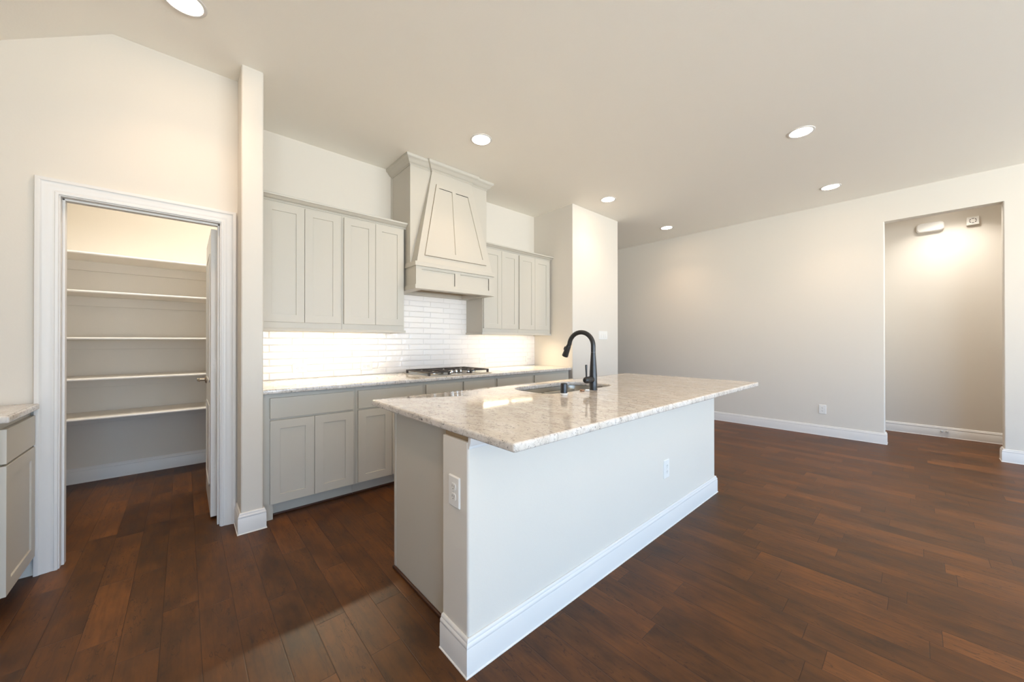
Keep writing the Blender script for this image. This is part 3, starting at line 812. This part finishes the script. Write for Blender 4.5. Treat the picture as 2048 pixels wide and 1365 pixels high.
sh = obj('spray_head', bm, 'blackmetal', fa)
bm = B(); q = p0+d*0.030; nn = Vector((0, d.z*-1, d.y)).normalized()
mid = q+Vector((0, 0.0, 0)); tube(bm, [q+nn*0.018-d*0.012, q+nn*0.026-d*0.004, q+nn*0.026+d*0.012, q+nn*0.019+d*0.024], [0.004, 0.0065, 0.0065, 0.004], 12)
obj('spray_button', bm, 'blackmetal', sh)
bm = B(); hz = 0.985
lathe(bm, [(0.0, 0.098), (0.012, 0.097), (0.019, 0.091), (0.0225, 0.080), (0.0230, 0.060), (0.0225, 0.020), (0.021, 0.0)], seg=28, mp=lambda x, y, z: (FX-z, FY+x, hz+y))
hh = obj('handle', bm, 'blackmetal', fa)
bm = B(); tube(bm, [(FX-0.076, FY, hz+0.016), (FX-0.078, FY-0.001, hz+0.05), (FX-0.083, FY-0.003, hz+0.098), (FX-0.084, FY-0.003, hz+0.103)], [0.0055, 0.0058, 0.0078, 0.0060], 16)
obj('lever', bm, 'blackmetal', hh)

# air-gap style cap on its white collar, small fitting
ag = thing('air_gap_cap', 'short matte black cylinder cap on a white ring beside the faucet', 'air gap cap', (1.745, 1.463, CT))
bm = B(); lathe(bm, [(0.0225, CT+0.0003), (0.0235, CT+0.003), (0.0235, CT+0.010), (0.0215, CT+0.012)], 1.745, 1.463, 28); obj('collar', bm, 'plastic', ag, label='white plastic ring')
bm = B(); lathe(bm, [(0.0210, CT+0.0123), (0.0210, CT+0.066), (0.0195, CT+0.071), (0.016, CT+0.0735), (0, CT+0.074)], 1.745, 1.463, 32); obj('cap', bm, 'blackmetal', ag)
ft = thing('pipe_fitting', 'tiny copper and white plumbing fitting lying between the cap and the faucet', 'fitting', (1.985, 1.487, CT))
bm = B(); tube(bm, [(1.966+0.012*math.cos(a), 1.492+0.012*math.sin(a), CT+0.0055) for a in (2*PI*k/18 for k in range(19))], 0.005, 8, cap=False); obj('ring', bm, 'copper', ft, label='copper ring')
bm = B(); tube(bm, [(1.985, 1.480, CT+0.0065), (2.004, 1.462, CT+0.0065)], 0.006, 12); obj('sleeve', bm, 'plastic', ft, label='white sleeve')

# ------------------------------------------------------------------ small cabinet left of the pantry door
t = thing('base_cabinet', 'small grey base cabinet at the left edge, against the pantry door casing', 'cabinet', (-0.9, 2.92, 0))
LF_ = Face('X', -0.605)
bm = B(); box(bm, LEFT_X+0.002, -0.6051, 2.700, PY0-0.002, 0.102, 0.8815); box(bm, LEFT_X+0.002, -0.680, 2.700, 2.718, 0, 0.102)
obj('carcass', bm, 'cabinet', t)
obj('toe_kick', bx(-0.692, -0.677, 2.7185, PY0-0.002, 0, 0.1015), 'cabinet', t)
obj('shoe_strip', bx(-0.6768, -0.664, 2.7185, PY0-0.03, 0, 0.014, bev=0.003), 'raw_dark', t)
bm = B(); slabdoor(bm, LF_, 2.701, 3.118, 0.700, 0.854, 0.0005); obj('drawer_front', bm, 'cabinet', t)
bm = B(); shaker(bm, LF_, 2.701, 3.118, 0.112, 0.690, 0.0005); obj('door', bm, 'cabinet', t)
bm = B(); slab(bm, rrect(LEFT_X+0.001, -0.572, 2.672, PY0-0.026, [0, 0.006, 0.006, 0], 4), CT-0.032+0.002, CT+0.002, 0.008)
box(bm, LEFT_X+0.001, -0.594, PY0-0.027, PY0-0.001, CT-0.029, CT+0.0015)
obj('granite_counter_end', bm, 'granite', label='short piece of speckled granite counter at the left edge beside the door casing', cat='countertop')

# ------------------------------------------------------------------ cooktop
ck = thing('gas_cooktop', 'stainless gas cooktop with black iron grates on the back counter under the hood', 'cooktop', (2.065, 3.31, CT))
CX0, CX1, CY0, CY1 = 1.690, 2.440, 3.035, 3.565
bm = B(); slab(bm, rrect(CX0, CX1, CY0, CY1, 0.015, 4), CT+0.0003, CT+0.008, 0.003, seg=3)
obj('tray', bm, 'steel', ck)
ZG = 0.957
def grate(x0, x1, cut):
    bm = B(); y0, y1 = CY0+0.035, CY1-0.025; g = 0.0065; zt = ZG
    yf = y0
    def bar(ax, bxx, ay, by_): box(bm, min(ax, bxx), max(ax, bxx), min(ay, by_), max(ay, by_), zt-0.012, zt, 0.002, 1)
    yf = y0+(0.17 if cut else 0)
    bar(x0, x1, yf, yf+2*g); bar(x0, x1, y1-2*g, y1); bar(x0, x0+2*g, yf+2*g+1e-4, y1-2*g-1e-4); bar(x1-2*g, x1, yf+2*g+1e-4, y1-2*g-1e-4)
    ym = (y0+y1)/2
    if not cut: bar(x0+2*g+1e-4, x1-2*g-1e-4, ym-g, ym+g)
    xm = (x0+x1)/2
    for yc in ((y0+(y1-y0)*0.27, y0+(y1-y0)*0.76) if not cut else ((yf+y1)/2,)):
        for (dx, dy) in ((1, 0), (-1, 0), (0, 1), (0, -1)):
            if dx:
                xe = x1-2*g-1e-4 if dx > 0 else x0+2*g+1e-4
                bar(xm+dx*0.025, xe, yc-0.004, yc+0.004)
            else:
                ye = yc+dy*0.10
                ye = min(max(ye, yf+2*g+1e-4), y1-2*g-1e-4) if cut else ye
                bar(xm-0.004, xm+0.004, yc+dy*0.025, ye)
    for xx in (x0, x1-0.020):
        for yy in (yf, y1-0.020): box(bm, xx, xx+0.020, yy, yy+0.020, CT+0.0085, zt-0.0118, 0.002, 1)
    return obj('grate', bm, 'iron', ck)
grate(1.705, 1.945, False); grate(1.950, 2.180, True); grate(2.185, 2.425, False)
for (xx, yy, rr) in ((1.825, 3.195, 0.040), (1.825, 3.440, 0.034), (2.065, 3.400, 0.050), (2.305, 3.195, 0.034), (2.305, 3.440, 0.040)):
    bm = B(); lathe(bm, [(rr+0.012, CT+0.0083), (rr+0.010, CT+0.013), (rr, CT+0.016), (rr, CT+0.024), (rr-0.004, CT+0.026)], xx, yy, 28)
    bn = obj('burner', bm, 'steel', ck)
    bm = B(); lathe(bm, [(rr-0.006, CT+0.0262), (rr-0.004, CT+0.030), (rr-0.010, CT+0.034), (0, CT+0.035)], xx, yy, 28); obj('burner_cap', bm, 'iron', bn)
for (xx, yy) in ((1.975, 3.130), (2.052, 3.215), (2.112, 3.222), (2.168, 3.222), (2.215, 3.150)):
    bm = B(); lathe(bm, [(0.019, CT+0.0083), (0.019, CT+0.013), (0.0165, CT+0.014)], xx, yy, 24); kb = obj('knob', bm, 'iron', ck)
    bm = B(); lathe(bm, [(0.0160, CT+0.0142), (0.0160, CT+0.030), (0.0145, CT+0.0365), (0.010, CT+0.038), (0, CT+0.038)], xx, yy, 24)
    box(bm, xx-0.004, xx+0.004, yy-0.017, yy+0.017, CT+0.030, CT+0.0435, 0.0015, 1)
    obj('knob_grip', bm, 'chrome', kb, label='chrome knob')

# ------------------------------------------------------------------ outlets, switches (built facing -Y at the origin, then turned)
def outlet_proto(name, horizontal, label, cat):
    t = thing(name, label, cat, (0, 0, 0)); W, Hh = (0.060, 0.0415) if horizontal else (0.0385, 0.0605)
    rot = (lambda u, v: (v, -u)) if horizontal else (lambda u, v: (u, v))
    bm = B()
    lo = [(u, -0.0002, v) for u, v in rrect(-W, W, -Hh, Hh, 0.004, 3)]; md = [(u, -0.003, v) for u, v in rrect(-W, W, -Hh, Hh, 0.004, 3)]
    hi = [(u, -0.0062, v) for u, v in rrect(-W+0.004, W-0.004, -Hh+0.004, Hh-0.004, 0.003, 3)]
    frustum(bm, lo, md); frustum(bm, [(a, b-0.0001, c) for a, b, c in md], hi)
    pl = obj('cover_plate', bm, 'plastic', t)
    for s in (-1, 1):
        bm = B(); cc = 0.0195*s; pts = []
        for k in range(24):
            a = 2*PI*k/24; u = 0.0172*math.cos(a); v = max(-0.0135, min(0.0135, 0.0172*math.sin(a)))
            pts.append(rot(u, v+cc))
        prism(bm, pts, -0.0063, -0.0082, lambda u, v, w_: (u, w_, v)); rc = obj('receptacle', bm, 'plastic', t)
        bm = B()
        for du in (-0.0062, 0.0062):
            u0, v0 = rot(du, cc+0.003); hw, hv = ((0.0045, 0.0011) if horizontal else (0.0011, 0.0045))
            box(bm, u0-hw, u0+hw, -0.0086, -0.0083, v0-hv, v0+hv)
        u0, v0 = rot(0, cc-0.0075); lathe(bm, [(0.0024, 0), (0.0024, 0.0003)], seg=12, mp=lambda x, y, z: (u0+x, -0.0083-z, v0+y))
        obj('slots', bm, 'slot', rc)
    bm = B(); lathe(bm, [(0.0030, 0), (0.0026, 0.0008), (0, 0.0009)], seg=14, mp=lambda x, y, z: (x, -0.0064-z, y)); obj('screw', bm, 'screw', t)
    return t
def place(t, loc, rz, label, group=None):
    t.location = loc; t.rotation_euler = (0, 0, rz); t['label'] = label
    if group: t['group'] = group
ov = outlet_proto('wall_outlet', False, '', 'electrical outlet')
ov2 = copy_tree(ov); ov3 = copy_tree(ov)
place(ov, (KX0, 1.217, 0.655), -PI/2, 'white vertical outlet on the narrow near end of the island')
place(ov2, (2.397, KY0, 0.394), 0, 'white vertical outlet low on the long front of the island')
place(ov3, (RX0, 0.852, 0.346), -PI/2, 'white vertical outlet low on the bare right wall')
oh = outlet_proto('wall_outlet', True, '', 'electrical outlet')
hs = [oh]+[copy_tree(oh) for _ in range(3)]
for t, x, z, lb in zip(hs, (0.770, 1.360, 2.837, 3.645), (1.008, 1.000, 1.006, 1.003),
        ('white horizontal outlet on the tiles nearest the divider wall', 'white horizontal outlet on the tiles just left of the cooktop',
         'white horizontal outlet on the tiles just right of the cooktop', 'white horizontal outlet on the tiles at the far right end, by the pier')):
    place(t, (x, BY-0.009, z), 0, lb, 'outlets in the tile backsplash')
sw = thing('light_switch', 'white four-gang rocker switch plate on the pier beside the faucet', 'light switch', (4.443, SY, 1.337))
bm = B(); W, Hh = 0.104, 0.060
lo = [(4.443+u, SY-0.0002, 1.337+v) for u, v in rrect(-W, W, -Hh, Hh, 0.004, 3)]; hi = [(4.443+u, SY-0.006, 1.337+v) for u, v in rrect(-W+0.003, W-0.003, -Hh+0.003, Hh-0.003, 0.003, 3)]
frustum(bm, lo, hi); obj('cover_plate', bm, 'plastic', sw)
for k in range(4):
    bm = B(); cx = 4.443+(k-1.5)*0.046
    frustum(bm, [(cx-0.0165, SY-0.0062, 1.337-0.033), (cx+0.0165, SY-0.0062, 1.337-0.033), (cx+0.0165, SY-0.0062, 1.337+0.033), (cx-0.0165, SY-0.0062, 1.337+0.033)],
                [(cx-0.0160, SY-0.0115, 1.337-0.0325), (cx+0.0160, SY-0.0115, 1.337-0.0325), (cx+0.0160, SY-0.0072, 1.337+0.0325), (cx-0.0160, SY-0.0072, 1.337+0.0325)])
    obj('rocker', bm, 'plastic', sw)

# ------------------------------------------------------------------ hall fittings
ch = thing('door_chime', 'long white rounded door chime box high on the hall wall', 'door chime', (HX, -0.11, 2.745))
bm = B(); mp = lambda u, v, w_: (HX-w_, -0.108-u, 2.758+v)
o1 = rrect(-0.122, 0.122, -0.062, 0.062, 0.045, 8)
frustum(bm, [mp(u, v, 0.0005) for u, v in o1], [mp(u, v, 0.040) for u, v in o1]); 
frustum(bm, [mp(u, v, 0.0401) for u, v in o1], [mp(u, v, 0.052) for u, v in offset_poly(o1, 0.012)])
obj('cover', bm, 'plastic', ch)
bm = B(); box(bm, HX-0.012, HX-0.0005, -0.108-0.004, -0.108+0.004, 2.8205, 2.828); obj('mounting_tab', bm, 'screw', ch)
sd = thing('alarm_sounder', 'small square white wall sounder with a round grille, right of the door chime', 'alarm sounder', (HX, -0.462, 2.755))
bm = B(); box(bm, HX-0.042, HX-0.0005, -0.512, -0.412, 2.706, 2.806, 0.004, 2); obj('housing', bm, 'plastic', sd)
bm = B()
for k in range(6):
    a0, a1 = math.radians(60*k+8), math.radians(60*k+52); ring = []
    for rr in (0.023, 0.030):
        ring.append([(-0.462+rr*math.cos(a), 2.756+rr*math.sin(a)) for a in (a0+(a1-a0)*j/6 for j in range(7))])
    poly = ring[0]+ring[1][::-1]
    prism(bm, poly, HX-0.0428, HX-0.0422, lambda u, v, w_: (w_, u, v))
obj('grille', bm, 'slot', sd)
ds = thing('door_stop', 'tiny chrome door stop on the baseboard of the hall wall', 'door stop', (HX-0.017, -0.225, 0.07))
for dy in (-0.022, 0.022):
    bm = B(); lathe(bm, [(0.012, 0.0002), (0.011, 0.006), (0.006, 0.008), (0.006, 0.022), (0.009, 0.024), (0.009, 0.030), (0, 0.032)], seg=16, mp=lambda x, y, z: (HX-0.0167-z, -0.225+dy+x, 0.078+y))
    obj('bumper', bm, 'screw', ds)

# ------------------------------------------------------------------ lights
PROTO = {}
def downlight(x, y, label, z=H, group='recessed ceiling downlights', rgb=CAN, mat='can_light', spread=108):
    if mat not in PROTO:
        t = thing('downlight', label, 'ceiling light', (0, 0, 0))
        bm = B(); lathe(bm, [(0.096, -0.0002), (0.0955, -0.003), (0.088, -0.006), (0.080, -0.0045), (0.0785, -0.002), (0.0785, -0.0002)], seg=48, cap0=False, cap1=False)
        obj('trim_ring', bm, 'trim', t)
        bm = B(); lathe(bm, [(0.0782, -0.0008), (0.0782, -0.0022), (0.070, -0.0030), (0, -0.0034)], seg=48, cap0=True); obj('lens', bm, mat, t)
        l = bpy.data.lights.new('bulb', 'AREA'); l.shape = 'DISK'; l.size = 0.15; set_lamp(l, rgb); l.spread = math.radians(spread)
        lo = bpy.data.objects.new('bulb', l); COL.objects.link(lo); lo.parent = t; lo.location = (0, 0, -0.008)
        PROTO[mat] = t
    else: t = copy_tree(PROTO[mat])
    t.location = (x, y, z); t['label'] = label; t['group'] = group
    return t
for x, y, lb in ((1.967, 2.600, 'round lit ceiling downlight nearest the range hood'),
                 (-0.005, 2.600, 'round lit ceiling downlight cut by the top edge, above the pantry door'),
                 (3.990, 2.620, 'round lit ceiling downlight in front of the pier'),
                 (5.665, 2.650, 'farthest and smallest round lit ceiling downlight, past the pier'),
                 (2.010, 0.560, 'round lit ceiling downlight over the island, just above the frame'),
                 (3.946, 0.668, 'largest round lit ceiling downlight on the right side of the ceiling'),
                 (5.600, 0.677, 'round lit ceiling downlight near the opening in the right wall'),
                 (0.0, 0.70, 'round lit ceiling downlight behind and left of the camera'),
                 (2.03, -1.3, 'round lit ceiling downlight behind the camera, middle of the row'),
                 (3.95, -1.3, 'round lit ceiling downlight behind the camera, right of the row'),
                 (5.6, -1.3, 'round lit ceiling downlight behind the camera by the right wall')):
    downlight(x, y, lb)
downlight(6.87, -0.28, 'round ceiling downlight in the hall, hidden above the door chime', group='hall downlights', rgb=CAN_HALL, mat='hall_light', spread=122)
downlight(6.93, 1.6, 'added fill downlight in the hall ceiling, out of view behind the bare right wall', group='hall downlights', rgb=CAN_HALL, mat='hall_light')  # unseen lamp added to fill the hall
downlight(6.93, -1.9, 'added fill downlight in the hall ceiling, out of view past the opening', group='hall downlights', rgb=CAN_HALL, mat='hall_light', spread=165)  # another unseen lamp added to brighten the hall wall
downlight(-0.20, 3.95, 'round ceiling downlight inside the pantry, left of the pair', group='pantry downlights', rgb=CAN_PANTRY, mat='pantry_light', spread=160)
downlight(0.62, 4.10, 'added fill downlight inside the pantry, out of view, right of the pair', group='pantry downlights', rgb=CAN_PANTRY, mat='pantry_light', spread=160)  # second pantry lamp, added to brighten the shelves

def light_bar(x0, x1, label):
    t = thing('under_cabinet_light', label, 'light bar', ((x0+x1)/2, 3.54, UZ0))
    obj('housing', bx(x0, x1, 3.524, 3.560, 1.364, 1.3765, bev=0.002, seg=1), 'plastic', t)
    obj('diffuser', bx(x0+0.01, x1-0.01, 3.532, 3.552, 1.3600, 1.3638), 'strip_light', t)
    l = bpy.data.lights.new('bulb', 'AREA'); l.shape = 'RECTANGLE'; l.size = x1-x0-0.02; l.size_y = 0.02; set_lamp(l, tuple(c*(x1-x0) for c in STRIP)); l.spread = math.radians(120)
    lo = bpy.data.objects.new('bulb', l); COL.objects.link(lo); lo.parent = t; lo.location = (0, 3.542-3.54, 1.3585-UZ0); lo.rotation_euler = (math.radians(-30), 0, 0)
light_bar(0.53, 1.45, 'slim lit bar under the wall cabinets left of the hood')
light_bar(2.71, 3.56, 'slim lit bar under the wall cabinets right of the hood')
